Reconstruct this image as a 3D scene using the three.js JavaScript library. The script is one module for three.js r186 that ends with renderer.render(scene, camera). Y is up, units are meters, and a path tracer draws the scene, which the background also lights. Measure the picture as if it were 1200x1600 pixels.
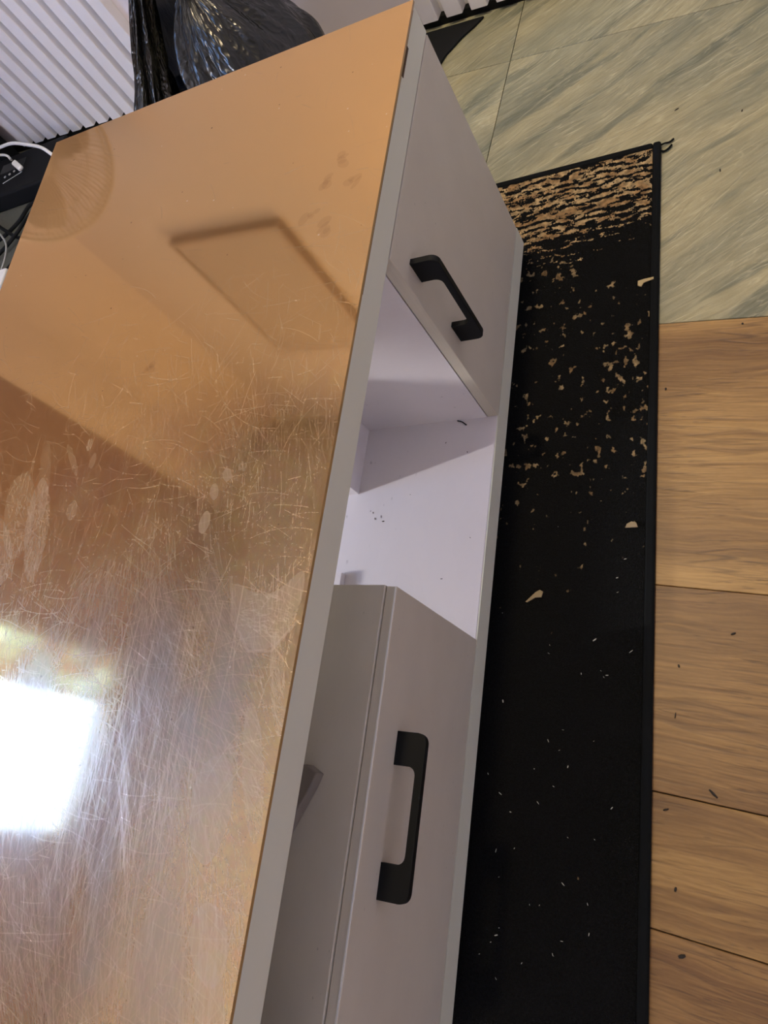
import * as THREE from 'three';
import { RoundedBoxGeometry } from 'three/addons/geometries/RoundedBoxGeometry.js';
import { mergeGeometries, mergeVertices, toCreasedNormals } from 'three/addons/utils/BufferGeometryUtils.js';
import { RectAreaLightUniformsLib } from 'three/addons/lights/RectAreaLightUniformsLib.js';

// ------------------------------------------------------------------ camera, light, exposure
const scene = new THREE.Scene();
scene.background = new THREE.Color(0x000000);
const camera = new THREE.PerspectiveCamera(67.703, 1200 / 1600, 0.02, 30);
camera.position.set(0.37728, 1.01465, 0.90797);
camera.quaternion.setFromRotationMatrix(new THREE.Matrix4().makeBasis(
  new THREE.Vector3(0.88208, -0.45051, -0.13776), new THREE.Vector3(0.04557, 0.37264, -0.92686), new THREE.Vector3(0.46889, 0.81129, 0.34922)));
const renderer = new THREE.WebGLRenderer({ antialias: true });
renderer.toneMapping = THREE.LinearToneMapping;
renderer.toneMappingExposure = 0.62;
renderer.shadowMap.enabled = true;
RectAreaLightUniformsLib.init();

const POWER = { strip: 6600, window: 0.9, spot: 20, panel: 12 };
const GLOW = { strip: 12, window: 22, spot: 6, panel: 4 };
const COOL = 0xfff9f2, WARM = 0xffe4b6, DAY = 0x86b6ff;

// the room is turned by 5.8 degrees against the table: room(u, y, w) with w measured from the far wall
const YAW = 0.10183, RO = new THREE.Vector3(0, 0, -0.6431);
const UX = new THREE.Vector3(Math.cos(YAW), 0, Math.sin(YAW)), WX = new THREE.Vector3(-Math.sin(YAW), 0, Math.cos(YAW));
const room = (u, y, w) => RO.clone().addScaledVector(UX, u).addScaledVector(WX, w).setY(y);
const inRoom = o => { o.position.copy(RO); o.rotation.y = -YAW; return o; };
const CEIL = 2.75, UA = -2.2, WA = 0.49, UL = -2.2, UR = 2.0, WN = 3.2;
const WIN = { w0: 1.33, wm: 1.55, w1: 2.13, y0: 0.78, y1: 2.48 };
const STRIP = { w: 2.0, y: 0.93, wd: 0.07, h: 0.3, turn: 0.62 };
const STRIP_DIR = UX.clone().multiplyScalar(Math.cos(STRIP.turn)).addScaledVector(WX, Math.sin(STRIP.turn));

function areaLight(name, color, nits, width, height, pos, dir) {
  const l = new THREE.RectAreaLight(color, nits, width, height);
  l.name = name; l.position.copy(pos); l.lookAt(pos.clone().add(dir)); scene.add(l); return l;
}
areaLight('window_daylight', DAY, POWER.window, WIN.w1 - WIN.w0, WIN.y1 - WIN.y0, room(UL + 0.03, (WIN.y0 + WIN.y1) / 2, (WIN.w0 + WIN.w1) / 2), UX);
areaLight('strip_lamp_light', COOL, POWER.strip, STRIP.wd, STRIP.h, room(UL + 0.064, STRIP.y, STRIP.w), STRIP_DIR);
areaLight('fill_panel_light', 0xfff1dc, POWER.panel, 0.6, 0.6, room(-0.95, CEIL - 0.04, 0.95), new THREE.Vector3(0, -1, 0.0001));  // added fill for the far and left walls, no lamp of the room
const SPOT = new THREE.Vector3(-0.1, CEIL - 0.03, -0.15);
{
  const s = new THREE.SpotLight(WARM, POWER.spot, 0, 0.76, 1.0, 2);
  s.name = 'downlight_light'; s.position.copy(SPOT); s.target.position.set(-0.02, 0, -0.12); s.shadow.radius = 3.5; s.castShadow = true;
  scene.add(s, s.target);
}

// ------------------------------------------------------------------ helpers
let seed = 20240611;
const rnd = () => { seed = (seed * 1664525 + 1013904223) >>> 0; return seed / 4294967296; };
const rr = (a, b) => a + (b - a) * rnd();
const PERM = new Uint16Array(1024);
{ const p = [...Array(512).keys()]; for (let i = 511; i > 0; i--) { const j = Math.floor(rnd() * (i + 1)); [p[i], p[j]] = [p[j], p[i]]; } for (let i = 0; i < 1024; i++) PERM[i] = p[i & 511]; }
const GX = new Float32Array(512), GY = new Float32Array(512);
for (let i = 0; i < 512; i++) { const a = rnd() * 6.2832; GX[i] = Math.cos(a); GY[i] = Math.sin(a); }
function noise(x, y) {
  const xi = Math.floor(x), yi = Math.floor(y), fx = x - xi, fy = y - yi, X = xi & 511, Y = yi & 511;
  const u = fx * fx * fx * (fx * (fx * 6 - 15) + 10), v = fy * fy * fy * (fy * (fy * 6 - 15) + 10);
  const a = PERM[PERM[X] + Y], b = PERM[PERM[(X + 1) & 511] + Y], c = PERM[PERM[X] + ((Y + 1) & 511)], d = PERM[PERM[(X + 1) & 511] + ((Y + 1) & 511)];
  const n0 = GX[a] * fx + GY[a] * fy, n1 = GX[b] * (fx - 1) + GY[b] * fy, n2 = GX[c] * fx + GY[c] * (fy - 1), n3 = GX[d] * (fx - 1) + GY[d] * (fy - 1);
  return 1.5 * (n0 + u * (n1 - n0) + v * (n2 + u * (n3 - n2) - (n0 + u * (n1 - n0))));
}
const fbm = (x, y, o = 4) => { let s = 0, a = 0.5, f = 1; for (let i = 0; i < o; i++) { s += a * noise(x * f + i * 17.3, y * f + i * 9.1); a *= 0.5; f *= 2.03; } return s; };
const clamp = (x, a = 0, b = 1) => Math.min(b, Math.max(a, x));
const smooth = (a, b, x) => { const t = clamp((x - a) / (b - a)); return t * t * (3 - 2 * t); };
const mix3 = (a, b, t) => [a[0] + (b[0] - a[0]) * t, a[1] + (b[1] - a[1]) * t, a[2] + (b[2] - a[2]) * t];

function dataTex(w, h, fn, srgb, wrap = THREE.MirroredRepeatWrapping) {
  const d = new Uint8Array(w * h * 4);
  for (let j = 0, k = 0; j < h; j++) for (let i = 0; i < w; i++, k += 4) { const c = fn(i / w, j / h, i, j); d[k] = clamp(c[0], 0, 255); d[k + 1] = clamp(c[1], 0, 255); d[k + 2] = clamp(c[2], 0, 255); d[k + 3] = 255; }
  const t = new THREE.DataTexture(d, w, h, THREE.RGBAFormat);
  t.magFilter = t.minFilter = THREE.LinearFilter; t.wrapS = t.wrapT = wrap; if (srgb) t.colorSpace = THREE.SRGBColorSpace; t.needsUpdate = true; return t;
}
const std = o => new THREE.MeshPhysicalMaterial(o);
const lin = (r, g, b) => new THREE.Color().setRGB(r, g, b);

const used = {};
function numbered(n) { const k = used[n] = (used[n] ?? -1) + 1; return k ? `${n}_${String(k).padStart(3, '0')}` : n; }
function mesh(name, geo, mat, parent = scene) {
  const m = new THREE.Mesh(geo, mat); m.name = parent === scene ? numbered(name) : name; m.castShadow = m.receiveShadow = true; parent.add(m); return m;
}
function tag(o, label, category, group, kind) { o.userData.label = label; o.userData.category = category; if (group) o.userData.group = group; if (kind) o.userData.kind = kind; return o; }
function base(name, pos = [0, 0, 0]) { const g = new THREE.Group(); g.name = numbered(name); g.position.set(...pos); scene.add(g); return g; }
function structure(name) { const g = base(name); g.userData.kind = 'structure'; return g; }
// box from corner to corner
function box(x0, x1, y0, y1, z0, z1, r = 0) {
  const w = x1 - x0, h = y1 - y0, d = z1 - z0;
  const g = r ? new RoundedBoxGeometry(w, h, d, 2, Math.min(r, w / 2.01, h / 2.01, d / 2.01)) : new THREE.BoxGeometry(w, h, d);
  g.translate((x0 + x1) / 2, (y0 + y1) / 2, (z0 + z1) / 2); return g;
}
function uvFrom(g, f) { const p = g.attributes.position, uv = new Float32Array(p.count * 2); for (let i = 0; i < p.count; i++) { const q = f(p.getX(i), p.getY(i), p.getZ(i)); uv[2 * i] = q[0]; uv[2 * i + 1] = q[1]; } g.setAttribute('uv', new THREE.BufferAttribute(uv, 2)); return g; }
function tube(points, r, seg = 40, rad = 8, closed = false) { return new THREE.TubeGeometry(new THREE.CatmullRomCurve3(points.map(p => new THREE.Vector3(...p)), closed, 'centripetal'), seg, r, rad, closed); }

// ------------------------------------------------------------------ materials
// thin strokes that follow a grain direction, added into a height field (both signs)
function strokeField(S, n, dir, spread, lmin, lmax, gain, clump) {
  const R = new Float32Array(S * S);
  for (let k = 0; k < n; k++) {
    let x = rnd(), y = rnd(); const a0 = dir + spread * (noise(x * 3 + 5, y * 3) + rr(-0.5, 0.5)), l = lmin + (lmax - lmin) * Math.pow(rnd(), 3), bend = rr(-6, 6);
    if (clump && rnd() > 0.15 + smooth(-0.2, 0.4, fbm(x * clump + 61, y * clump, 3))) continue;
    const steps = Math.ceil(l * S * 1.3), v = gain * rr(0.3, 1) * (rnd() < 0.3 ? -0.8 : 1);
    for (let i = 0; i < steps; i++) {
      const t = i / steps, a = a0 + bend * (t - 0.5) * l; x += Math.cos(a) * l / steps; y += Math.sin(a) * l / steps;
      const px = x * S, py = y * S, ix = Math.floor(px), iy = Math.floor(py), fx = px - ix, fy = py - iy, w = v * Math.sin(Math.PI * t) * 0.75;
      for (const [dx, dy, q] of [[0, 0, (1 - fx) * (1 - fy)], [1, 0, fx * (1 - fy)], [0, 1, (1 - fx) * fy], [1, 1, fx * fy]]) R[((iy + dy) & (S - 1)) * S + ((ix + dx) & (S - 1))] += w * q;
    }
  }
  return R;
}
const vinylMap = (() => {
  const S = 1024, ca = Math.cos(0.62), sa = Math.sin(0.62);
  const VR = strokeField(S, 9000, 0.62, 0.35, 0.008, 0.14, 0.8, 6);
  const H = new Float32Array(S * S);
  const col = dataTex(S, S, (x, y, i, j) => {
    const X = x * 1.2, Y = y * 1.2;
    const wx = 0.03 * fbm(X * 2.1 + 4, Y * 2.1, 3), wy = 0.03 * fbm(X * 2.1, Y * 2.1 + 9, 3);
    const s = (X + wx) * ca + (Y + wy) * sa, t0 = -(X + wx) * sa + (Y + wy) * ca, t = t0 + 0.012 * fbm(s * 9, t0 * 22 + 60, 3);
    const tone = fbm(s * 1.8 + 3, t * 7, 4), band = fbm(s * 2.2 + 7, t * 17, 4), fine = fbm(s * 20, t * 150, 3);
    const k = noise(s * 5 + 2, t * 62), k2 = noise(s * 11 + 40, t * 150), k3 = noise(s * 24 + 9, t * 110 + 33);
    const pres = smooth(-0.1, 0.4, fbm(s * 3 + 11, t * 9 + 5, 3)), pres2 = smooth(0.0, 0.3, fbm(X * 7 + 41, Y * 7 + 5, 3));
    const ridge = Math.max(0, 1 - Math.abs(k) * 13) * (0.15 + pres) + 0.8 * Math.max(0, 1 - Math.abs(k2) * 6) * pres + 0.8 * Math.max(0, 1 - Math.abs(k3) * 6) * pres2;
    let c = mix3([162, 161, 136], [196, 188, 152], smooth(-0.35, 0.4, tone));
    c = mix3(c, [126, 130, 112], 0.85 * smooth(0.06, 0.4, band));
    c = mix3(c, [232, 222, 186], clamp(0.5 * ridge));
    const ln = VR[j * S + i]; c = mix3(c, [246, 238, 204], clamp(0.95 * ln)); c = mix3(c, [100, 106, 94], clamp(-0.7 * ln));
    const g = 26 * fine + 5 * (noise(X * 380, Y * 380));
    H[j * S + i] = 120 + 90 * ln + 40 * ridge - 50 * smooth(0.05, 0.4, band) + 40 * fine;
    return [c[0] + g, c[1] + g, c[2] + g];
  }, true);
  const bump = dataTex(S, S, (x, y, i, j) => { const h = H[j * S + i]; return [h, h, h]; });
  return { col, bump };
})();
const woodMap = (() => {
  const S = 1024, WR = strokeField(1024, 9000, 0, 0.06, 0.01, 0.16, 0.7, 5), H = new Float32Array(S * S);
  const col = dataTex(S, S, (x, y, i, j) => {      // grain runs along x
    const X = x, Y = y;
    const slant = Y + 0.03 * noise(X * 1.1 + 3.3, Y * 2.2);
    const warp = 0.022 * fbm(X * 2.6, slant * 6, 3) + 0.006 * fbm(X * 9 + 5, slant * 30, 3);
    const v = slant + warp;
    const rings = 1.5 * fbm(X * 1.3 + 12, v * 62, 3) + 0.4 * Math.sin(v * 240 + 9 * noise(X * 1.2, v * 9));
    const cath = Math.sin(v * 110 + 12 * fbm(X * 2.0 + 8, slant * 4.5, 3)) * smooth(0.0, 0.3, noise(X * 2.2 + 50, slant * 6));
    const fib = fbm(X * 13, v * 330, 3), tone = fbm(X * 1.1 + 2, v * 13, 3), band = noise(X * 0.8 + 31, v * 24);
    const dark = Math.pow(clamp(0.42 + 0.6 * rings), 1.6), crack = Math.max(0, 1 - Math.abs(noise(X * 2.4 + 70, v * 52)) * 18) * smooth(0.05, 0.4, noise(X * 2.5 + 9, v * 9 + 3));
    let c = mix3([180, 142, 92], [132, 96, 56], smooth(-0.4, 0.45, tone));
    c = mix3(c, [186, 148, 100], 0.4 * smooth(0.1, 0.7, cath));
    c = mix3(c, [118, 82, 46], 0.75 * dark * smooth(-0.3, 0.3, band + 0.25));
    c = mix3(c, [84, 58, 36], clamp(0.8 * crack));
    const ln = WR[j * S + i]; c = mix3(c, [74, 50, 28], clamp(0.8 * ln)); c = mix3(c, [214, 180, 128], clamp(-0.7 * ln));
    const g = 34 * fib + 5 * noise(X * 120, Y * 900);
    H[j * S + i] = 128 + 70 * fib - 70 * ln - 60 * dark - 80 * crack;
    return [c[0] + g, c[1] + g * 0.9, c[2] + g * 0.75];
  }, true);
  const bump = dataTex(S, S, (x, y, i, j) => { const h = H[j * S + i]; return [h, h, h]; });
  return { col, bump };
})();
const laminateBump = dataTex(256, 256, (x, y) => { const h = 128 + 40 * noise(x * 60, y * 60) + 20 * noise(x * 120, y * 120); return [h, h, h]; });
const laminateMap = dataTex(512, 512, (x, y) => {
  const g = 236 + 6 * fbm(x * 5, y * 5, 4) - (noise(x * 90 + 5, y * 90) > 0.78 ? 34 : 0) * smooth(0.1, 0.5, noise(x * 4, y * 4 + 50));
  return [g, g - 3, g - 2];
}, true);
laminateMap.repeat.set(1, 1);
const M = {
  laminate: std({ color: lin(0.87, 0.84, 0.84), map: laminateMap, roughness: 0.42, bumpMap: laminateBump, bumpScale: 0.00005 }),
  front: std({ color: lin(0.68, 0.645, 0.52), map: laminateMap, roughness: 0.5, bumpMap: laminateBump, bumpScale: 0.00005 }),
  edging: std({ color: lin(0.67, 0.67, 0.54), roughness: 0.6 }),
  handle: std({ color: lin(0.006, 0.007, 0.008), roughness: 0.55, specularIntensity: 0.3 }),
  glassEdge: std({ color: lin(0.34, 0.2, 0.07), roughness: 0.3 }),
  chip: std({ color: lin(0.08, 0.045, 0.02), roughness: 0.8 }),
  vinyl: std({ map: vinylMap.col, bumpMap: vinylMap.bump, bumpScale: 0.002, roughness: 0.42, color: lin(0.55, 0.56, 0.54) }),
  wood: std({ map: woodMap.col, bumpMap: woodMap.bump, bumpScale: 0.0007, roughness: 0.5, color: lin(0.60, 0.59, 0.46) }),
  woodB: std({ map: woodMap.col, bumpMap: woodMap.bump, bumpScale: 0.0007, roughness: 0.5, color: lin(0.54, 0.51, 0.40) }),
  subfloor: std({ color: lin(0.03, 0.025, 0.02), roughness: 0.9 }),
  slat: std({ color: lin(0.84, 0.82, 0.83), roughness: 0.45 }),
  wall: std({ color: lin(0.74, 0.69, 0.72), roughness: 0.8 }),
  wallLight: std({ color: lin(0.84, 0.78, 0.78), roughness: 0.8 }),
  wallMauve: std({ color: lin(0.42, 0.33, 0.34), roughness: 0.8 }),
  ceiling: std({ color: lin(0.58, 0.56, 0.55), roughness: 0.9 }),
  black: std({ color: lin(0.006, 0.007, 0.008), roughness: 0.7, specularIntensity: 0.3 }),
  blackShiny: std({ color: lin(0.012, 0.014, 0.016), roughness: 0.3 }),
  white: std({ color: lin(0.82, 0.82, 0.78), roughness: 0.4 }),
  grey: std({ color: lin(0.35, 0.36, 0.35), roughness: 0.5 }),
  fan: std({ color: lin(0.85, 0.8, 0.74), roughness: 0.4 }),
  fanBlade: std({ color: lin(0.86, 0.8, 0.74), roughness: 0.35 }),
};

// ------------------------------------------------------------------ floor
{
  const f = structure('floor'); inRoom(f);
  mesh('subfloor', box(UA - 0.1, UR + 0.1, -0.1, -0.012, -0.1, WN + 0.1), M.subfloor, f);
  function slab(name, u0, u1, w0, w1, gap, mat, ou, ow, lift = 0) {
    const s = new THREE.Shape(); const b = 0.0008, a0 = u0 + gap / 2 + b, a1 = u1 - gap / 2 - b, c0 = -(w1 - gap / 2 - b), c1 = -(w0 + gap / 2 + b);
    s.moveTo(a0, c0); s.lineTo(a1, c0); s.lineTo(a1, c1); s.lineTo(a0, c1);
    const g = new THREE.ExtrudeGeometry(s, { depth: 0.0112, bevelEnabled: true, bevelSize: b, bevelThickness: b, bevelSegments: 1, curveSegments: 1 });
    g.rotateX(-Math.PI / 2); g.translate(0, -0.012 - 0.0 + lift, 0);
    uvFrom(g, (x, y, z) => [(x + ou), (-z + ow)]);
    return mesh(name, g, mat, f);
  }
  const us = []; for (let k = -4; k <= 4; k++) us.push(clamp(-0.0586 + 0.6 * k, UA, UR));
  for (let i = 0; i < us.length - 1; i++) { if (us[i + 1] - us[i] < 0.02) continue; slab('vinyl_tile', us[i], us[i + 1], -0.012, 0.155, 0.0012, M.vinyl, -us[i] + 0.05 * (i % 7), 0.155 + 0.3); slab('vinyl_tile', us[i], us[i + 1], 0.155, 0.803, 0.0012, M.vinyl, -us[i] + 0.07 * ((i * 3) % 5), 0.803 + 0.05 * ((i * 2) % 6)); }
  const rows = [0.803, 1.21, 1.467, 1.614, 1.83, 2.03, 2.24, 2.46, 2.7, 2.95, WN];
  rows.slice(0, -1).forEach((w0, i) => {
    const cuts = [UL, -0.9 + 0.3 * (i % 3), 0.75 + 0.22 * ((i * 2) % 3), UR];
    for (let k = 0; k < 3; k++) slab('wood_plank', cuts[k], cuts[k + 1], w0, rows[i + 1], i === 0 ? 0.0004 : 0.0012, (i + k) % 2 ? M.wood : M.woodB, k * 0.43 + i * 0.31, i * 0.37);
  });
}
// ------------------------------------------------------------------ walls and ceiling
const SLAT_P = 0.0572, SLAT_TOP = 0.74;
{
  const wf = structure('wall_far'); inRoom(wf);
  mesh('wall_surface', box(UA - 0.12, UR + 0.1, -0.012, CEIL, -0.12, -0.027), M.wall, wf);
  const p = new THREE.Shape([[-0.0205, -0.0265], [-0.0187, -0.0018], [-0.0172, 0], [0.0172, 0], [0.0187, -0.0018], [0.0205, -0.0265]].map(q => new THREE.Vector2(q[0], -q[1])));
  const g = new THREE.ExtrudeGeometry(p, { depth: SLAT_TOP - 0.02, bevelEnabled: false });
  g.rotateX(-Math.PI / 2); g.translate(0, 0.02, 0);    // profile y -> -w
  const spots = [];
  for (let i = 0; i < 12; i++) spots.push(-1.655 + i * SLAT_P);
  for (let i = 0; i < 39; i++) spots.push(-0.264 + i * SLAT_P);
  for (const u of spots) { const m = mesh('fluted_slat', g, M.slat, wf); m.position.x = u; }
  mesh('slat_backing', box(-1.676, -1.005, 0.02, SLAT_TOP, -0.0269, -0.0262), M.slat, wf);
  mesh('slat_backing', box(-0.288, UR, 0.02, SLAT_TOP, -0.0269, -0.0262), M.slat, wf);
  mesh('skirting', box(UL, -1.0, 0, 0.019, -0.0269, -0.012), M.black, wf);
  mesh('skirting', box(-0.3, UR, 0, 0.019, -0.0269, -0.012), M.black, wf);
  const wl = structure('wall_left'); inRoom(wl);
  const L0 = UL - 0.12;
  mesh('light_panel', box(L0, UL, -0.012, CEIL, -0.014, WA), M.wallLight, wl);
  { const q = new THREE.Shape(); q.moveTo(UL, -0.027 + 0.27); q.absarc(UL + 0.27, -0.027 + 0.27, 0.27, Math.PI, Math.PI * 1.5, false); q.lineTo(UL, -0.027); q.lineTo(UL, -0.027 + 0.27);
    const g = new THREE.ExtrudeGeometry(q, { depth: CEIL, bevelEnabled: false, curveSegments: 16 }); g.rotateX(Math.PI / 2); g.translate(0, CEIL, 0); mesh('corner_cove', toCreasedNormals(g, 0.6), M.wallLight, wl); }
  mesh('wall_surface', mergeGeometries([box(L0, UL, -0.012, CEIL, WA, WIN.w0), box(L0, UL, -0.012, CEIL, WIN.w1, WN + 0.1), box(L0, UL, -0.012, WIN.y0, WIN.w0, WIN.w1), box(L0, UL, WIN.y1, CEIL, WIN.w0, WIN.w1)]), M.wallMauve, wl);
  const wr = structure('wall_right'); inRoom(wr);
  mesh('wall_surface', box(UR, UR + 0.12, -0.012, CEIL, -0.014, WN + 0.1), M.wall, wr);
  const wn = structure('wall_near'); inRoom(wn);
  mesh('wall_surface', box(UL, UR, -0.012, CEIL, WN, WN + 0.12), M.wall, wn);
  const c = structure('ceiling'); inRoom(c);
  mesh('ceiling_surface', box(UA - 0.12, UR + 0.12, CEIL, CEIL + 0.1, -0.12, WN + 0.12), M.ceiling, c);
}
{ // window with a clear sash and a sash of small patterned panes
  const wd = structure('window_1'); inRoom(wd);
  const { w0, wm, w1, y0, y1 } = WIN, u0 = UL - 0.06, u1 = UL + 0.01, t = 0.03;
  const fr = std({ color: lin(0.55, 0.42, 0.28), roughness: 0.5 });
  mesh('window_frame', mergeGeometries([box(u0, u1, y0, y1, w0, w0 + t), box(u0, u1, y0, y1, w1 - t, w1), box(u0, u1, y0, y0 + t, w0 + t, w1 - t), box(u0, u1, y1 - t, y1, w0 + t, w1 - t), box(u0, u1, y0 + t, y1 - t, wm - 0.012, wm + 0.012)]), fr, wd);
  const bright = std({ color: 0xffffff, roughness: 0.3, emissive: DAY, emissiveIntensity: GLOW.window });
  mesh('pane', box(u0 + 0.02, u0 + 0.03, y0 + t, y1 - t, wm + 0.012, w1 - t), bright, wd);
  const tints = [[0.45, 0.75, 1], [1, 0.86, 0.66], [0.9, 0.9, 0.85], [0.42, 0.72, 1]].map((c, i) => std({ color: lin(...c), roughness: 0.3, emissive: lin(...c), emissiveIntensity: [3, 0.35, 0.6, 7][i] }));
  const n = 3, m = 20, pw = (wm - 0.012 - w0 - t) / n, ph = (y1 - y0 - 2 * t) / m;
  const pg = new RoundedBoxGeometry(0.03, ph * 0.9, pw * 0.9, 1, 0.005);
  for (let i = 0; i < n; i++) for (let j = 0; j < m; j++) { const q = mesh('glass_block', pg, tints[Math.floor(rnd() * 4)], wd); q.position.set(u0 + 0.025, y0 + t + (j + 0.5) * ph, w0 + t + (i + 0.5) * pw); }
  mesh('mortar_grid', box(u0, u0 + 0.012, y0 + t, y1 - t, w0 + t, wm - 0.012), fr, wd);
  mesh('outer_backing', box(UL - 0.12, u0 - 0.002, y0, y1, w0, w1), M.black, wd);
}
{ // strip lamp on the left wall
  const g = base('wall_strip_lamp'); g.position.copy(room(UL + 0.03, STRIP.y, STRIP.w)); g.rotation.y = -YAW - STRIP.turn;
  tag(g, 'short upright white strip lamp glowing on the mauve wall below the window edge', 'lamp');
  mesh('housing', box(-0.012, 0.02, -STRIP.h / 2 - 0.02, STRIP.h / 2 + 0.02, -0.045, 0.045, 0.006), M.white, g);
  mesh('diffuser', box(0.02, 0.03, -STRIP.h / 2, STRIP.h / 2, -STRIP.wd / 2, STRIP.wd / 2, 0.004), std({ color: 0xffffff, emissive: COOL, emissiveIntensity: GLOW.strip, roughness: 0.4 }), g);
  mesh('mount', box(-0.029, -0.012, -0.03, 0.03, -0.012, 0.012, 0.002), M.white, g);
}
{ // ceiling downlight and an added fill panel
  const d = base('ceiling_downlight', [SPOT.x, CEIL, SPOT.z]);
  tag(d, 'round white lamp recessed in the ceiling above the far end of the table', 'ceiling light');
  mesh('trim_ring', new THREE.LatheGeometry([[0.045, -0.003], [0.06, -0.012], [0.075, -0.008], [0.078, -0.001]].map(p => new THREE.Vector2(...p)), 32), M.white, d);
  mesh('lens', new THREE.CylinderGeometry(0.046, 0.046, 0.006, 32).translate(0, -0.006, 0), std({ color: 0xffffff, emissive: WARM, emissiveIntensity: GLOW.spot, roughness: 0.5 }), d);
  const q = base('fill_panel'); inRoom(q);
  tag(q, 'added square white fill panel on the ceiling left of the table', 'ceiling light');
  mesh('frame', mergeGeometries([[-1.27, -1.25, 0.63, 1.27], [-0.65, -0.63, 0.63, 1.27], [-1.25, -0.65, 0.63, 0.65], [-1.25, -0.65, 1.25, 1.27]].map(a => box(a[0], a[1], CEIL - 0.03, CEIL - 0.001, a[2], a[3]))), M.white, q);
  mesh('diffuser', box(-1.25, -0.65, CEIL - 0.026, CEIL - 0.002, 0.65, 1.25), std({ color: 0xffffff, emissive: 0xfff1dc, emissiveIntensity: GLOW.panel, roughness: 0.6 }), q);
}

// ------------------------------------------------------------------ rug
{
  const X0 = -0.38, X1 = 0.2165, Z0 = -0.171, Z1 = 1.5, Y = 0.008, B = 0.013;
  const W = 768, H = 2048;
  const map = dataTex(W, H, (u, v) => {
    const x = X0 + B + u * (X1 - X0 - 2 * B), z = Z0 + B + v * (Z1 - Z0 - 2 * B), zz = z + 0.03 * (x < 0.1 ? -0.4 : 0.4) - (x - 0.1) * 0.02;
    const rough = noise(x * 330, z * 330);
    const stripe = 0.75 * Math.sin(z * 350 + 9 * fbm(x * 16, z * 26, 3)) + 2.6 * fbm(x * 60, z * 150, 4) + 0.7 * rough;
    const heavy = 1 - smooth(-0.07, 0.05 - 0.22 * (x - 0.1), zz);
    const dense = stripe > 1.1 - 1.2 * heavy + 0.6 * smooth(-0.02, 0.05, z) ? heavy : 0;
    const zone = smooth(0.0, 0.06, z) * (1 - smooth(0.42, 0.74, z));
    const blob = fbm(x * 78 + 40, z * 62, 3) + 0.35 * fbm(x * 21 + 9, z * 16, 2) + 0.07 * rough;
    const left = 1 - smooth(0.06, 0.14, x), right = smooth(0.08, 0.16, x);
    const thr = 0.285 - 0.10 * left * (1 - smooth(0.03, 0.14, z)) - 0.08 * right * smooth(0.1, 0.25, z) * (1 - smooth(0.4, 0.5, z)) + 0.35 * right * (1 - smooth(0.05, 0.12, z)) + 0.35 * (1 - zone);
    const spot = smooth(thr, thr + 0.09, blob) * 0.75;
    const a = Math.max(dense ? 0.95 : 0, spot) * (0.7 + 0.3 * clamp(0.5 + noise(x * 130 + 8, z * 130)));
    const t = noise(x * 40 + 80, z * 40);
    const tan = mix3([198, 172, 128], [164, 132, 92], smooth(-0.3, 0.4, t));
    return mix3([14, 15, 16], tan, clamp(a)).map(c => c + 5 * rough);
  }, true, THREE.ClampToEdgeWrapping);
  const pileBump = dataTex(512, 512, (u, v) => { const h = 128 + 90 * noise(u * 160, v * 160) + 40 * noise(u * 80, v * 80 + 7); return [h, h, h]; }, false, THREE.RepeatWrapping);
  pileBump.repeat.set(3, 9);
  const rug = base('runner_rug');
  tag(rug, 'long black runner rug with worn tan flecked pattern lying along the cabinet', 'rug');
  const g = new THREE.BoxGeometry(X1 - X0 - 2 * B, Y, Z1 - Z0 - 2 * B, 60, 1, 160);
  g.translate((X0 + X1) / 2, Y / 2, (Z0 + Z1) / 2);
  uvFrom(g, (x, y, z) => [(x - X0 - B) / (X1 - X0 - 2 * B), (z - Z0 - B) / (Z1 - Z0 - 2 * B)]);
  mesh('pile', g, std({ map, roughness: 1, bumpMap: pileBump, bumpScale: 0.003, sheen: 0.05, specularIntensity: 0.2 }), rug);
  const bm = std({ color: lin(0.006, 0.007, 0.008), roughness: 1, specularIntensity: 0.15 });
  function bind(x0, x1, z0, z1) { return mesh('binding', box(x0, x1, 0.0002, Y + 0.0018, z0, z1, 0.004), bm, rug); }
  bind(X1 - B, X1, Z0, Z1); bind(X0, X0 + B, Z0, Z1); bind(X0 + B, X1 - B, Z0, Z0 + B); bind(X0 + B, X1 - B, Z1 - B, Z1);
  mesh('loose_thread', tube([[0.213, 0.006, -0.162], [0.222, 0.004, -0.167], [0.229, 0.003, -0.168], [0.236, 0.003, -0.173]], 0.0016, 16, 6), bm, rug);
  mesh('loose_thread', tube([[0.213, 0.006, -0.152], [0.221, 0.003, -0.151], [0.227, 0.003, -0.154], [0.233, 0.003, -0.161]], 0.0018, 16, 6), bm, rug);
}

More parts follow.
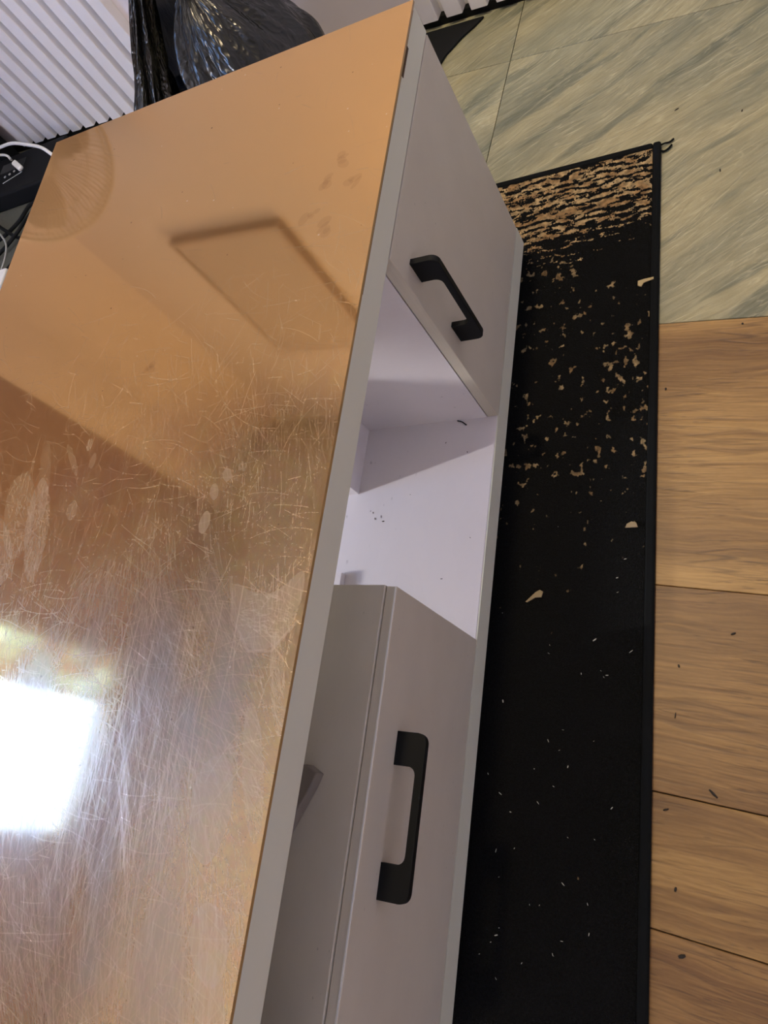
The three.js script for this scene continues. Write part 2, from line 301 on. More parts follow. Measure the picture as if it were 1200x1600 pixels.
// ------------------------------------------------------------------ the cabinet table
const YT = 0.477, YB = 0.4335, YR = 0.0655, YF = 0.027, ZE = 1.148, XB = -0.637, Z1 = 0.353, Z2 = 0.6915, YS = 0.3128;
{
  const T = base('coffee_table');
  tag(T, 'long low white cabinet table with a scratched bronze mirror top', 'table');
  mesh('top_board', box(XB + 0.002, 0, YB, YT - 0.0056, 0.001, ZE, 0.0012), M.edging, T);
  // bronze mirror with scratches and smears
  const W = 1024, H = 2048, PX = W / 0.637, PZ = H / 1.15;
  const cv = document.createElement('canvas'); cv.width = W; cv.height = H; const c = cv.getContext('2d');
  const cr = document.createElement('canvas'); cr.width = W; cr.height = H; const r = cr.getContext('2d');
  c.fillStyle = 'rgb(208,164,100)'; c.fillRect(0, 0, W, H);
  r.fillStyle = 'rgb(0,14,255)'; r.fillRect(0, 0, W, H);      // green: roughness, blue: metalness
  const P = (x, z) => [(x - XB) * PX, z * PZ];
  function stroke(pts, wd, alpha, rough, metal) {
    for (const [ctx, st] of [[c, `rgba(146,138,130,${alpha})`], [r, `rgba(255,${rough},${metal},${Math.min(1, alpha * 1.6)})`]]) {
      ctx.strokeStyle = st; ctx.lineWidth = wd; ctx.lineCap = 'round'; ctx.lineJoin = 'round'; ctx.beginPath();
      pts.forEach((p, i) => { const q = P(...p); if (i) ctx.lineTo(...q); else ctx.moveTo(...q); }); ctx.stroke();
    }
  }
  function blob(pts, alpha, rough, metal) {
    for (const [ctx, st] of [[c, `rgba(140,134,126,${alpha})`], [r, `rgba(255,${rough},${metal},${Math.min(1, alpha * 1.6)})`]]) {
      ctx.fillStyle = st; ctx.beginPath(); const q = pts.map(p => P(...p));
      ctx.moveTo((q[0][0] + q[q.length - 1][0]) / 2, (q[0][1] + q[q.length - 1][1]) / 2);
      for (let i = 0; i < q.length; i++) { const n = q[(i + 1) % q.length]; ctx.quadraticCurveTo(q[i][0], q[i][1], (q[i][0] + n[0]) / 2, (q[i][1] + n[1]) / 2); }
      ctx.fill();
    }
  }
  const F0 = (x, z, a, l, w, al) => blob(Array.from({ length: 8 }, (_, i) => { const q = i / 8 * 6.2832, e = 1 + 0.18 * noise(x * 90 + i * 3.7, z * 90); return [x + Math.cos(a) * Math.cos(q) * l * e - Math.sin(a) * Math.sin(q) * w * e, z + Math.sin(a) * Math.cos(q) * l * e + Math.cos(a) * Math.sin(q) * w * e]; }), al, 55, 110);
  function veil(x, z, a, l, w, al) {           // a greasy film: it only scatters (red channel)
    const q = P(x, z); r.save(); r.translate(q[0], q[1]); r.rotate(a); r.scale(l * PX, w * PX);
    const g = r.createRadialGradient(0, 0, 0, 0, 0, 1); g.addColorStop(0, `rgba(255,24,170,${al})`); g.addColorStop(1, 'rgba(255,24,170,0)');
    r.fillStyle = g; r.beginPath(); r.arc(0, 0, 1, 0, 7); r.fill(); r.restore();
    c.save(); c.translate(q[0], q[1]); c.rotate(a); c.scale(l * PX, w * PX); const gc = c.createRadialGradient(0, 0, 0, 0, 0, 1); gc.addColorStop(0, `rgba(112,106,104,${al * 0.7})`); gc.addColorStop(1, 'rgba(112,106,104,0)'); c.fillStyle = gc; c.beginPath(); c.arc(0, 0, 1, 0, 7); c.fill(); c.restore();
  }
  for (let i = 0; i < 700; i++) {               // a thin even film of grease over the near half
    const x = XB + rnd() * 0.637, z = rr(0.35, 1.15), k = smooth(0.5, 0.9, z + 0.35 * (x + 0.3)); if (k > 0.02) veil(x, z, rr(0, 3), rr(0.05, 0.12), rr(0.03, 0.08), rr(0.03, 0.075) * k);
  }
  // wiped haze: broad soft veils, then very many fine strokes, thick in the near half
  for (let i = 0; i < 900; i++) {
    const z = Math.pow(rnd(), 0.6) * 1.1 + 0.05, x = XB + rnd() * 0.637, k = smooth(0.5, 0.9, z + 0.35 * (x + 0.3)); if (rnd() > k) continue;
    veil(x, z, rr(0.6, 2.2), rr(0.03, 0.1), rr(0.008, 0.03), rr(0.03, 0.09) * k);
  }
  for (let i = 0; i < 150; i++) veil(rr(-0.33, -0.05), rr(0.74, 1.12), rr(1, 1.8), rr(0.04, 0.12), rr(0.015, 0.04), rr(0.1, 0.24));
  const arc = (x, z, a, l, b, n = 6) => { const pts = []; for (let t = 0; t <= n; t++) { const q = (t / n - 0.5) * l; pts.push([x + Math.cos(a) * q - Math.sin(a) * b * q * q, z + Math.sin(a) * q + Math.cos(a) * b * q * q]); } return pts; };
  for (let i = 0; i < 34000; i++) {
    const z = Math.pow(rnd(), 0.6) * 1.12 + 0.03, x = XB + rnd() * 0.637, k = smooth(0.4, 0.85, z + 0.35 * (x + 0.3)), lump = smooth(-0.25, 0.35, fbm(x * 9 + 3, z * 9, 3));
    if (rnd() > k * (0.35 + lump) + 0.004) continue;
    const a = 1.25 + 0.7 * noise(x * 5, z * 5 + 20) + (rnd() < 0.3 ? rr(-1, 1) : rr(-0.2, 0.2));
    stroke(arc(x, z, a, rr(0.008, 0.05), rr(-6, 6)), rr(0.5, 1.3), rr(0.04, 0.15), 70, 90);
  }
  // fine scratches
  for (let i = 0; i < 5000; i++) {
    const z = rnd() * 1.14, x = XB + rnd() * 0.637, k = smooth(0.25, 0.6, z + 0.3 * (x + 0.2));
    if (rnd() > 0.01 + k) continue;
    const a = rnd() < 0.5 ? rr(-0.2, 0.7) : rr(0, 3.14), l = Math.pow(rnd(), 3) * 0.07 + 0.003;
    stroke(arc(x, z, a, l, rr(-5, 5)), rr(0.5, 0.9), rr(0.08, 0.3), 130, 50);
  }
  // wiping streaks beside the bright reflection
  for (let i = 0; i < 160; i++) { const x = rr(-0.22, -0.06), z = rr(0.78, 1.02), l = rr(0.04, 0.14), d = 0.25 * (x + 0.15); stroke([[x - d * l, z - l / 2], [x, z], [x + d * l + rr(-0.004, 0.01), z + l / 2]], rr(0.8, 2.2), rr(0.05, 0.16), 85, 70); }
  for (let i = 0; i < 46; i++) { const z = rr(0.9, 1.0), x = -0.165 + 0.35 * (z - 0.9) + rr(-0.006, 0.006); stroke(arc(x, z, rr(1.0, 1.35), rr(0.02, 0.09), rr(-3, 3)), rr(0.8, 2), rr(0.05, 0.16), 85, 70); }
  // finger marks, drops and the rounded smear near the front edge: speckled, brighter at the rim
  F0(-0.385, 0.672, 1.3, 0.07, 0.02, 0.165); F0(-0.425, 0.655, 1.2, 0.065, 0.028, 0.121); F0(-0.40, 0.61, 1.25, 0.06, 0.01, 0.083); F0(-0.45, 0.70, 0.9, 0.06, 0.03, 0.138); F0(-0.335, 0.655, 1.4, 0.013, 0.009, 0.165);
  F0(-0.135, 0.678, 1.5, 0.013, 0.007, 0.275); F0(-0.132, 0.645, 1.2, 0.010, 0.006, 0.231); F0(-0.12, 0.627, 1.0, 0.008, 0.006, 0.220); F0(-0.102, 0.619, 0.9, 0.007, 0.005, 0.138); F0(-0.339, 0.572, 1.5, 0.009, 0.005, 0.220); F0(-0.325, 0.594, 1.5, 0.011, 0.005, 0.138); F0(-0.36, 0.59, 0.9, 0.03, 0.005, 0.110);
  const smear = [[-0.086, 0.735], [-0.075, 0.775], [-0.05, 0.803], [-0.025, 0.802], [-0.003, 0.775], [-0.002, 0.72], [-0.03, 0.75], [-0.055, 0.752]];
  blob(smear, 0.2, 48, 130); stroke([...smear.slice(0, 5)], 5, 0.18, 48, 120);
  blob([[-0.08, 0.905], [-0.05, 0.885], [-0.03, 0.93], [-0.045, 0.985], [-0.075, 0.96]], 0.16, 48, 140); F0(-0.03, 1.03, 1.2, 0.03, 0.02, 0.16); F0(-0.02, 0.9, 1.3, 0.06, 0.012, 0.14); F0(-0.015, 1.08, 1.2, 0.05, 0.015, 0.14); F0(-0.012, 0.83, 1.3, 0.05, 0.008, 0.14);
  for (const [fx, fz, fa, fl, fw, n] of [[-0.385, 0.672, 1.3, 0.07, 0.016, 260], [-0.425, 0.655, 1.2, 0.065, 0.022, 260], [-0.45, 0.7, 0.9, 0.06, 0.025, 200], [-0.04, 0.77, 0.2, 0.03, 0.02, 120]]) for (let i = 0; i < n; i++) { const q = rr(-0.85, 0.85), w = rr(-1, 1) * Math.sqrt(1 - q * q); stroke(arc(fx + Math.cos(fa) * q * fl - Math.sin(fa) * w * fw, fz + Math.sin(fa) * q * fl + Math.cos(fa) * w * fw, fa + rr(-0.5, 0.5), rr(0.003, 0.012), 0), rr(0.7, 1.8), rr(0.06, 0.22), 60, 100); }
  // greasy prints, drawn as mat patches, on the clean far half
  for (const [x, z] of [[-0.084, 0.315], [-0.06, 0.327], [-0.053, 0.232], [-0.033, 0.271], [-0.268, 0.479], [-0.07, 0.26]]) for (let k = 0; k < 4; k++) { const q = P(x + rr(-0.012, 0.012), z + rr(-0.012, 0.012)); c.fillStyle = 'rgba(120,84,50,0.10)'; c.beginPath(); c.ellipse(q[0], q[1], rr(6, 18), rr(5, 12), rr(0, 3), 0, 7); c.fill(); }
  for (let k = 0; k < 90; k++) { const q = P(XB + rnd() * 0.637, rnd() * 1.14); c.fillStyle = rnd() < 0.5 ? 'rgba(70,45,25,0.7)' : 'rgba(235,225,210,0.6)'; c.beginPath(); c.arc(q[0], q[1], rr(0.8, 2), 0, 7); c.fill(); }
  const tc = new THREE.CanvasTexture(cv); tc.colorSpace = THREE.SRGBColorSpace; const tr = new THREE.CanvasTexture(cr);
  for (const t of [tc, tr]) { t.flipY = false; t.wrapS = t.wrapT = THREE.ClampToEdgeWrapping; }
  const mirror = std({ map: tc, roughnessMap: tr, metalnessMap: tr, roughness: 1, metalness: 1, clearcoat: 1, clearcoatMap: tr, clearcoatRoughness: 0.32 });
  const gt = uvFrom(box(XB, 0.0014, YT - 0.0036, YT, 0, ZE + 0.002), (x, y, z) => [(x - XB) / 0.637, z / 1.15]);
  const ord = gt.groups; gt.clearGroups(); ord.forEach((q, i) => gt.addGroup(q.start, q.count, i === 2 ? 0 : 1));
  mesh('mirror_top', gt, [mirror, M.glassEdge], T);
  mesh('edge_gap_shade', box(-0.0008, 0.0005, YT - 0.0056, YT - 0.0037, 0.012, 0.43), M.chip, T);  // dark strip in place of the shade under the glass overhang
  mesh('chipped_edge', box(-0.0006, 0.0007, YB + 0.034, YT - 0.006, 0.072, 0.12), M.chip, T);
  // carcass
  mesh('bottom_board', box(XB + 0.002, -0.002, YF, YR, 0, ZE, 0.0008), M.laminate, T);
  mesh('rail_edging', box(-0.002, 0, YF, YR - 0.0004, 0, ZE), M.edging, T);
  mesh('end_panel', box(XB + 0.002, -0.018, YR, YB, 0, 0.016), M.front, T);
  mesh('end_panel', box(-0.24, -0.018, YR, YB, ZE - 0.016, ZE), M.front, T);
  mesh('end_panel', box(XB + 0.002, -0.24, YR, YB, ZE - 0.016, ZE), M.front, T);
  mesh('divider', box(XB + 0.002, -0.018, YR, YB, Z1 - 0.017, Z1), M.laminate, T);
  mesh('divider', box(-0.24, -0.018, YR, YS - 0.016, 0.84, 0.856), M.laminate, T);
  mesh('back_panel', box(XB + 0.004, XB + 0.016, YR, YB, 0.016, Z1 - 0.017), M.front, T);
  mesh('partition', box(-0.239, -0.221, YR, 0.235, Z1, 0.467, 0.001), M.laminate, T);
  mesh('partition', box(-0.239, -0.221, YR, 0.078, 0.6, Z2, 0.001), M.laminate, T);
  mesh('back_panel', box(-0.252, -0.24, YR, YB, 0.84, ZE - 0.016), M.front, T);
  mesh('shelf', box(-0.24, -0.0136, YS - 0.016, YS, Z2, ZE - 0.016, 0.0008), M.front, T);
  for (const [x, z, y] of [[-0.06, 0.06, 0.008], [-0.06, ZE - 0.06, 0.008], [-0.58, 0.06, 0], [-0.58, ZE - 0.06, 0]]) mesh('foot', new THREE.CylinderGeometry(0.02, 0.017, YF - y, 20).translate(x, (YF + y) / 2, z), M.black, T);
  // handles: a flat bow with two wide feet
  const HL = 0.161, hs = new THREE.Shape(), p = 0.033;
  hs.moveTo(0, 0); hs.lineTo(0, p - 0.010); hs.quadraticCurveTo(0.001, p, 0.011, p); hs.lineTo(HL - 0.011, p); hs.quadraticCurveTo(HL - 0.001, p, HL, p - 0.010); hs.lineTo(HL, 0);
  hs.lineTo(HL - 0.033, 0); hs.lineTo(HL - 0.033, p - 0.017); hs.quadraticCurveTo(HL - 0.034, p - 0.0075, HL - 0.044, p - 0.0075); hs.lineTo(0.044, p - 0.0075); hs.quadraticCurveTo(0.034, p - 0.0075, 0.033, p - 0.017); hs.lineTo(0.033, 0); hs.lineTo(0, 0);
  const hg = new THREE.ExtrudeGeometry(hs, { depth: 0.0068, bevelEnabled: true, bevelSize: 0.0007, bevelThickness: 0.0007, bevelSegments: 2, curveSegments: 8 });
  const door = mesh('door', box(-0.0165, 0, YR + 0.001, YB - 0.002, 0.002, Z1, 0.0012), M.front, T);
  const h1 = mesh('handle', hg, M.handle, door); h1.userData.label = 'upright black bow handle';
  h1.quaternion.setFromRotationMatrix(new THREE.Matrix4().makeBasis(new THREE.Vector3(0, 1, 0), new THREE.Vector3(1, 0, 0), new THREE.Vector3(0, 0, -1))); h1.position.set(0.0007, 0.2265, 0.3262);
  const drawer = mesh('drawer', box(-0.0129, 0, YR + 0.001, 0.3102, Z2 + 0.001, ZE - 0.001, 0.0012), M.front, T);
  mesh('drawer_lip', box(-0.0022, -0.0006, 0.3100, 0.3109, Z2 + 0.002, ZE - 0.002), M.white, drawer);
  const h2 = mesh('handle', hg, M.handle, drawer); h2.userData.label = 'level black bow handle';
  h2.quaternion.setFromRotationMatrix(new THREE.Matrix4().makeBasis(new THREE.Vector3(0, 0, 1), new THREE.Vector3(1, 0, 0), new THREE.Vector3(0, 1, 0))); h2.position.set(0.0007, 0.2578, 0.839);
}
{ // grey-brown slab lying on the shelf under the top
  const s = new THREE.Shape([[-0.105, -0.006], [-0.012, 0.006], [0, 0.0], [-0.004, -0.012], [-0.03, -0.07], [-0.115, -0.062]].map(q => new THREE.Vector2(q[0], q[1])));
  const g = new THREE.ExtrudeGeometry(s, { depth: 0.012, bevelEnabled: true, bevelSize: 0.0015, bevelThickness: 0.0015, bevelSegments: 2 }); g.rotateX(-Math.PI / 2); g.translate(-0.054, YS + 0.0018, 0.893);
  tag(mesh('flat_slab', g, std({ color: lin(0.2, 0.17, 0.14), roughness: 0.6 })), 'dull grey-brown flat slab, one corner showing on the shelf above the drawer', 'box');
}

// ------------------------------------------------------------------ black plastic bags behind the table
const bagBump = dataTex(512, 512, (x, y) => {
  const a = Math.abs(fbm(x * 9, y * 5, 3)), b = Math.abs(noise(x * 34 + 5, y * 26)), h = 150 * clamp(1 - 2.2 * a) + 90 * clamp(1 - 1.6 * b); return [h, h, h];
}, false, THREE.RepeatWrapping);
const bagMat = std({ color: lin(0.007, 0.0075, 0.007), roughness: 0.24, bumpMap: bagBump, bumpScale: 0.0028, side: THREE.DoubleSide, specularIntensity: 0.9 });
const bagMatte = std({ color: lin(0.014, 0.014, 0.015), roughness: 0.55, bumpMap: bagBump, bumpScale: 0.001, side: THREE.DoubleSide, specularIntensity: 0.5 });
function surface(nu, nv, f, closeU = true) {
  const pos = [], uv = [], idx = [];
  for (let j = 0; j <= nv; j++) for (let i = 0; i <= nu; i++) { const p = f(i / nu, j / nv); pos.push(...p); uv.push(i / nu * 2, j / nv); }
  for (let j = 0; j < nv; j++) for (let i = 0; i < nu; i++) { const a = j * (nu + 1) + i, b = a + 1, c = a + nu + 1, d = c + 1; idx.push(a, c, b, b, c, d); }
  const g = new THREE.BufferGeometry(); g.setAttribute('position', new THREE.Float32BufferAttribute(pos, 3)); g.setAttribute('uv', new THREE.Float32BufferAttribute(uv, 2)); g.setIndex(idx); g.computeVertexNormals(); return g;
}
{
  // open bag: gathered side strip on the left, a drooping black hollow on the right
  const A = base('plastic_bag', [-0.775, 0, -0.42]);
  tag(A, 'open black plastic bag with a shiny gathered side strip at the fluted wall', 'bag');
  mesh('bag_body', surface(96, 30, (u, v) => {
    const th = u * Math.PI * 2, t = v, rad = Math.sqrt(clamp(1 - Math.pow(1 - Math.min(1, t * 2.2), 2.5)));
    const fold = 0.006 * Math.sin(th * 9 + 3 * noise(th, t * 3)) * t + 0.008 * noise(Math.cos(th) * 4, Math.sin(th) * 4 + t * 6);
    return [(0.085 * rad + fold) * Math.cos(th) - 0.005, 0.004 + t * 0.2, (0.11 * rad + fold) * Math.sin(th)];
  }), bagMatte, A);
  mesh('side_strip', surface(120, 70, (u, v) => {
    const th = u * Math.PI * 2, t = v;                       // from the body up to the gathered handle, leaning over the hollow
    const rad = 0.034 * Math.pow(1 - t, 0.8) + 0.014 + 0.02 * Math.exp(-Math.pow((t - 0.1) / 0.2, 2));
    const f = 1 + (0.14 + 0.10 * t) * Math.sin(th * 8 + 2.5 * noise(th * 1.3, t * 3)) + 0.12 * noise(Math.cos(th) * 4 + 3, Math.sin(th) * 4 + t * 5);
    const cx = -0.055 + 0.235 * Math.pow(t, 1.15), cz = 0.03 - 0.05 * t;
    return [cx + rad * f * Math.cos(th), 0.14 + t * 0.36, cz + rad * f * Math.sin(th) * 1.2];
  }), bagMat, A);
  mesh('bag_sheet', surface(40, 30, (u, v) => {                  // slack back sheet of the hollow
    const x = -0.07 + u * 0.34 + 0.09 * v;
    return [x, 0.01 + v * (0.39 - 0.045 * Math.sin(u * Math.PI)), -0.105 - 0.03 * Math.sin(u * 3.1) + 0.012 * noise(u * 6, v * 5) - 0.01 * v];
  }), bagMatte, A);
  // full tied bag
  const Bg = base('plastic_bag', [-0.50, 0, -0.385]);
  tag(Bg, 'full black plastic bag tied at the top, folds fanning from its knot', 'bag');
  mesh('bag_body', surface(180, 90, (u, v) => {
    const th = u * Math.PI * 2, t = v;
    const body = Math.sqrt(clamp(1 - Math.pow(1 - Math.min(1, t * 2.6), 2.2)));
    const neck = t < 0.5 ? 1 : Math.pow(clamp(1 - Math.pow((t - 0.5) / 0.5, 1.5)), 0.75) * 0.92 + 0.08;
    const k = smooth(0.3, 0.9, t), side = 0.35 + 0.65 * smooth(0.3, -0.5, Math.cos(th - 0.5));
    const fold = 1 + side * k * (0.12 * Math.sin(th * 11 + 3 * noise(th * 0.9, t * 2)) + 0.05 * Math.sin(th * 25 + 2 * noise(th, t * 3 + 8))) + 0.08 * noise(Math.cos(th) * 3 + 8, Math.sin(th) * 3 + t * 5) + 0.02 * noise(Math.cos(th) * 11, Math.sin(th) * 11 + t * 16);
    const R = body * neck * fold, lean = smooth(0.4, 1, t);
    return [0.13 * R * Math.cos(th) - 0.035 * lean, 0.004 + 0.41 * Math.pow(t, 0.9), 0.15 * R * Math.sin(th) - 0.01 * lean];
  }), bagMat, Bg);
  { const q = new THREE.Shape([[0.065, 0.085], [0.155, 0.105], [0.25, 0.135], [0.277, 0.19], [0.31, 0.228], [0.335, 0.248], [0.352, 0.264], [0.165, 0.283], [0.095, 0.20], [0.045, 0.13]].map(a => new THREE.Vector2(a[0], a[1])));   // black sheet put in for the shade on the tiles, no bag part
    const g = new THREE.ExtrudeGeometry(q, { depth: 0.003, bevelEnabled: true, bevelSize: 0.003, bevelThickness: 0.0015, bevelSegments: 2 }); g.rotateX(-Math.PI / 2); g.translate(0, 0.0018, 0); mesh('shadow_wedge', g, M.black, Bg); }
  mesh('knot', surface(40, 24, (u, v) => { const th = u * 6.2832, r2 = 0.016 + 0.03 * v * v + 0.006 * Math.sin(th * 7 + v * 5); return [-0.035 + r2 * Math.cos(th), 0.41 + v * 0.075, -0.01 + r2 * Math.sin(th)]; }), bagMat, Bg);
  const sc = surface(10, 10, (u, v) => [-0.02 + u * 0.04, 0.008 * noise(u * 3, v * 3), -0.025 + v * 0.05]);
  const scrap = mesh('cardboard_scrap', sc, std({ color: lin(0.36, 0.33, 0.2), roughness: 0.8, side: THREE.DoubleSide }));
  scrap.position.set(-0.66, 0.262, -0.42); scrap.rotation.set(0.9, 0.3, 0.2);
  tag(scrap, 'small olive-tan cardboard scrap tucked between the two black bags', 'scrap');
}

// ------------------------------------------------------------------ things on the floor at the left
{
  const B = base('power_board'); tag(B, 'black power board with switches lying under the fluted wall', 'power board');
  mesh('case', box(-1.98, -1.40, 0, 0.055, -0.735, -0.575, 0.008), M.black, B);
  mesh('control_plate', box(-1.66, -1.555, 0.055, 0.0565, -0.70, -0.665, 0.0006), M.blackShiny, B);
  mesh('edge_strip', tube([[-1.625, 0.0555, -0.621], [-1.549, 0.0555, -0.642]], 0.0012, 4, 6), M.grey, B);
  for (const [x, z] of [[-1.626, -0.645], [-1.608, -0.65], [-1.59, -0.656]]) mesh('switch_dot', new THREE.CylinderGeometry(0.004, 0.004, 0.002, 14).translate(x, 0.0565, z), M.grey, B);
  const S = base('speaker_box'); tag(S, 'tall black speaker box against the wall left of the fluted slats', 'speaker');
  mesh('cabinet', box(-1.92, -1.682, 0, 0.62, -0.80, -0.742, 0.006), M.black, S);
  mesh('grille', box(-1.905, -1.70, 0.05, 0.58, -0.742, -0.738, 0.002), M.blackShiny, S);
  tag(mesh('white_cable', tube([[-1.86, 0.09, -0.71], [-1.72, 0.09, -0.73], [-1.661, 0.09, -0.735], [-1.591, 0.092, -0.728], [-1.5, 0.092, -0.69], [-1.429, 0.09, -0.656], [-1.366, 0.075, -0.612], [-1.28, 0.03, -0.56], [-1.2, 0.004, -0.5]], 0.0048, 60, 8), M.white), 'thick white cable arching over the black power board', 'cable');
  const U = base('charging_cable'); tag(U, 'white charging cable ending in a plug above the black power board', 'cable');
  mesh('cord', tube([[-1.9, 0.065, -0.70], [-1.76, 0.075, -0.72], [-1.676, 0.077, -0.725], [-1.627, 0.075, -0.711], [-1.592, 0.075, -0.682]], 0.0036, 30, 8), M.white, U);
  const pl = mesh('plug', new RoundedBoxGeometry(0.017, 0.012, 0.055, 3, 0.005), M.white, U); pl.position.set(-1.555, 0.0705, -0.652); pl.lookAt(-1.40, 0.055, -0.525);
  tag(mesh('floor_shade', box(-1.95, -1.40, 0.0002, 0.003, -0.5745, -0.10, 0.001), std({ color: lin(0.075, 0.078, 0.06), roughness: 0.95, bumpMap: laminateBump, bumpScale: 0.001 })), 'dark olive-grey sheet put in for the shade under the tangled cords left of the table', 'mat');  // dark sheet standing in for the shade on the left floor
  // tangle of cords over the vinyl tiles
  const cords = [
    [[[-1.70, 0.006, -0.44], [-1.62, 0.006, -0.457], [-1.562, 0.006, -0.504], [-1.535, 0.006, -0.56], [-1.47, 0.006, -0.56]], 0.0065, 'thickest black cord, running towards the power board'],
    [[[-1.68, 0.018, -0.33], [-1.581, 0.018, -0.378], [-1.521, 0.0225, -0.435], [-1.50, 0.018, -0.50], [-1.42, 0.018, -0.54]], 0.0055, 'black cord crossing on top of the other floor cords'],
    [[[-1.68, 0.009, -0.53], [-1.60, 0.0185, -0.475], [-1.53, 0.010, -0.435], [-1.46, 0.0155, -0.41], [-1.42, 0.009, -0.40]], 0.005, 'black cord slanting across the floor behind the white charger'],
    [[[-1.68, 0.005, -0.335], [-1.60, 0.005, -0.322], [-1.547, 0.005, -0.32], [-1.505, 0.005, -0.36], [-1.46, 0.005, -0.40], [-1.40, 0.005, -0.44]], 0.005, 'thin black cord beside the white charger'],
  ];
  for (const [pts, r, l] of cords) tag(mesh('black_cord', tube(pts, r, 40, 8), M.black), l, 'cord');
  const C = base('phone_charger'); tag(C, 'white charger block with a thin grey looped lead by the table edge', 'charger');
  mesh('block', box(-1.57, -1.49, 0.001, 0.032, -0.305, -0.245, 0.006), M.white, C);
  mesh('lead', tube([[-1.66, 0.012, -0.48], [-1.605, 0.028, -0.458], [-1.571, 0.03, -0.431], [-1.538, 0.03, -0.397], [-1.52, 0.03, -0.355], [-1.518, 0.028, -0.327], [-1.524, 0.024, -0.306]], 0.0026, 40, 7), M.grey, C);
}

// ------------------------------------------------------------------ things seen only in the mirror
{
  const f = base('wall_fan', [-1.403, 0.8386, -0.5775]); tag(f, 'round wall fan with a radial wire guard, mirrored in the table corner', 'fan');
  const q = new THREE.Quaternion().setFromUnitVectors(new THREE.Vector3(0, 0, 1), new THREE.Vector3(0.716, -0.3616, 0.597).normalize());
  const R = 0.208, wires = [];
  const head = n => { const m = f.children[f.children.length - 1]; m.quaternion.copy(q); return m; };
  for (const [rad, z] of [[R, 0], [0.06, 0.035], [0.14, 0.028]]) wires.push(new THREE.TorusGeometry(rad, rad === R ? 0.006 : 0.0022, 8, 72).translate(0, 0, z));
  for (let i = 0; i < 84; i++) { const a = i / 84 * Math.PI * 2, b = a + 0.22; wires.push(tube([[0.05 * Math.cos(a - 0.1), 0.05 * Math.sin(a - 0.1), 0.036], [0.13 * Math.cos(a), 0.13 * Math.sin(a), 0.03], [0.185 * Math.cos((a + b) / 2), 0.185 * Math.sin((a + b) / 2), 0.016], [R * Math.cos(b), R * Math.sin(b), 0]], 0.0021, 10, 5)); }
  mesh('front_guard', mergeGeometries(wires), M.fan, f); head();
  mesh('rear_guard', mergeGeometries([new THREE.TorusGeometry(R - 0.012, 0.004, 8, 60).translate(0, 0, -0.03), ...Array.from({ length: 36 }, (_, i) => { const a = i / 36 * 6.2832; return tube([[0.05 * Math.cos(a), 0.05 * Math.sin(a), -0.075], [0.13 * Math.cos(a), 0.13 * Math.sin(a), -0.066], [(R - 0.012) * Math.cos(a), (R - 0.012) * Math.sin(a), -0.03]], 0.0015, 8, 5); })]), M.fan, f); head();
  mesh('badge', new THREE.CylinderGeometry(0.045, 0.05, 0.012, 32).rotateX(Math.PI / 2).translate(0, 0, 0.036), M.fan, f); head();
  mesh('motor', new THREE.CylinderGeometry(0.05, 0.04, 0.08, 32).rotateX(Math.PI / 2).translate(0, 0, -0.115), M.fan, f); head();
  for (let i = 0; i < 3; i++) {
    const s = new THREE.Shape(); s.moveTo(0.02, -0.02); s.quadraticCurveTo(0.10, -0.09, 0.175, -0.05); s.quadraticCurveTo(0.19, 0.03, 0.14, 0.06); s.quadraticCurveTo(0.07, 0.05, 0.02, 0.02);
    const g = new THREE.ExtrudeGeometry(s, { depth: 0.003, bevelEnabled: false, curveSegments: 10 }); g.rotateX(0.3); g.rotateZ(i * 2.0944); g.translate(0, 0, -0.012);
    mesh('blade', g, M.fanBlade, f); head();
  }
  const back = room(-1.389, 0.80, -0.025).sub(f.position), m0 = new THREE.Vector3(0, 0, -0.15).applyQuaternion(q);
  mesh('bracket', tube([m0.toArray(), [m0.x * 1.1, m0.y - 0.03, m0.z - 0.01], back.toArray()], 0.014, 20, 10), M.fan, f);
  const pic = base('framed_board'); inRoom(pic); tag(pic, 'upright mauve-grey framed board hanging on the far wall, seen in the mirror', 'picture');
  const u0 = -1.51, u1 = -1.03, y0 = 1.42, y1 = 2.12;
  mesh('board', box(u0 + 0.02, u1 - 0.02, y0 + 0.02, y1 - 0.02, -0.0265, 0.003), std({ color: lin(0.58, 0.52, 0.52), roughness: 0.5 }), pic);
  const fm = std({ color: lin(0.54, 0.46, 0.44), roughness: 0.5 });
  for (const a of [[u0, u1, y0, y0 + 0.022], [u0, u1, y1 - 0.022, y1], [u0, u0 + 0.016, y0 + 0.022, y1 - 0.022], [u1 - 0.022, u1, y0 + 0.022, y1 - 0.022]]) mesh('frame_bar', box(a[0], a[1], a[2], a[3], -0.0265, 0.008, 0.003), fm, pic);
}

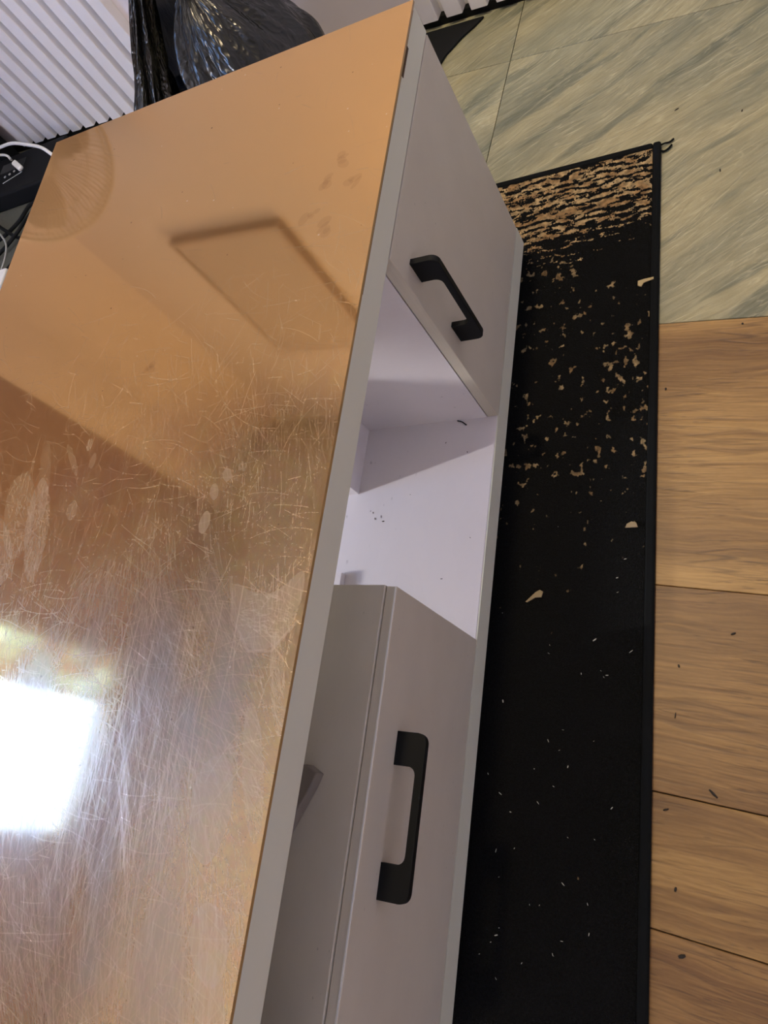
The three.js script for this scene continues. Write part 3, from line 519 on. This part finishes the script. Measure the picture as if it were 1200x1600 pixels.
// ------------------------------------------------------------------ crumbs and flakes
{
  function flake(x, z, pts, turn, color, label) {
    const s = new THREE.Shape(); pts.forEach((p, i) => i ? s.lineTo(p[0], p[1]) : s.moveTo(p[0], p[1]));
    const g = new THREE.ExtrudeGeometry(s, { depth: 0.0012, bevelEnabled: true, bevelSize: 0.0004, bevelThickness: 0.0004, bevelSegments: 1 }); g.rotateX(-Math.PI / 2);
    const m = mesh('flake', g, std({ color: lin(...color), roughness: 0.8 })); m.position.set(x, 0.0095, z); m.rotation.set(0.05, turn, 0.08); tag(m, label, 'flake'); return m;
  }
  flake(0.197, 0.112, [[-0.011, -0.004], [-0.006, -0.007], [-0.003, -0.001], [0.012, 0.002], [0.012, 0.005], [-0.002, 0.005], [-0.011, 0.004]], 0, [0.36, 0.29, 0.15], 'pale yellow chip near the lit far end of the black rug');
  flake(0.058, 0.617, [[-0.014, -0.004], [-0.012, -0.005], [0.0, 0.0], [0.009, -0.001], [0.012, 0.006], [0.008, 0.009], [0.002, 0.007]], 0.15, [0.24, 0.19, 0.11], 'tan petal-shaped flake on the black rug beside the open niche');
  flake(0.186, 0.514, [[-0.008, -0.003], [0.008, -0.003], [0.006, 0.003], [0.0, 0.005], [-0.006, 0.002]], 0, [0.22, 0.17, 0.1], 'small tan half-round flake near the rug edge by the wood floor');
  const sc = (n, pick, rmin, rmax) => { const gs = []; for (let i = 0; i < n; i++) { const [x, y, z] = pick(i); const g = new THREE.IcosahedronGeometry(rr(rmin, rmax), 0); g.scale(rr(0.6, 3.2), 0.5, rr(0.4, 0.9)); g.rotateY(rr(0, 6.28)); g.translate(x, y, z); gs.push(g); } return mergeGeometries(gs); };
  tag(mesh('lint', sc(46, i => i < 12 ? [[0.012, 0.64], [0.107, 0.793], [0.054, 0.942], [0.039, 1.042], [0.073, 1.065], [0.17, 0.609], [0.11, 1.05], [0.16, 0.72], [0.03, 0.88], [0.12, 0.92], [0.09, 1.0], [0.15, 1.02]][i].flatMap((v, k) => k ? [0.0092, v] : [v]) : [rr(0.01, 0.19), 0.009, rr(0.5, 1.1)], 0.0005, 0.0014), std({ color: lin(0.4, 0.4, 0.36), roughness: 0.9 })), 'pale lint specks scattered over the black rug', 'lint', null, 'stuff');
  const spots = [[0.24, -0.239], [0.339, -0.197], [0.305, -0.084], [0.33, 0.208], [0.246, 0.702], [0.242, 0.763], [0.284, 0.849], [0.232, 0.873], [0.243, 0.957], [0.25, 1.023], [0.227, 0.301], [0.309, 0.659]];
  tag(mesh('floor_crumbs', sc(spots.length, i => [spots[i][0], 0.0012, spots[i][1]], 0.0016, 0.0028), std({ color: lin(0.02, 0.016, 0.012), roughness: 0.9 })), 'dark crumbs dotted over the wood and stone-look floor', 'crumbs', null, 'stuff');
  const ns = [[-0.081, 0.39], [-0.044, 0.409], [-0.13, 0.473], [-0.025, 0.546], [-0.062, 0.607], [-0.19, 0.5], [-0.185, 0.51], [-0.175, 0.507], [-0.195, 0.497], [-0.17, 0.515]];
  tag(mesh('niche_crumbs', sc(ns.length, i => [ns[i][0], YR + 0.0005, ns[i][1]], 0.0007, 0.0015), std({ color: lin(0.06, 0.05, 0.04), roughness: 0.9 })), 'tiny dark crumbs on the white floor of the open niche', 'crumbs', null, 'stuff');
  const thread = mesh('hair_strand', tube([[-0.066, YR + 0.0009, 0.354], [-0.058, YR + 0.0015, 0.357], [-0.05, YR + 0.0009, 0.363]], 0.0009, 12, 6), M.black);
  tag(thread, 'short dark fluff strand by the far wall of the niche', 'fluff');
}
renderer.render(scene, camera);
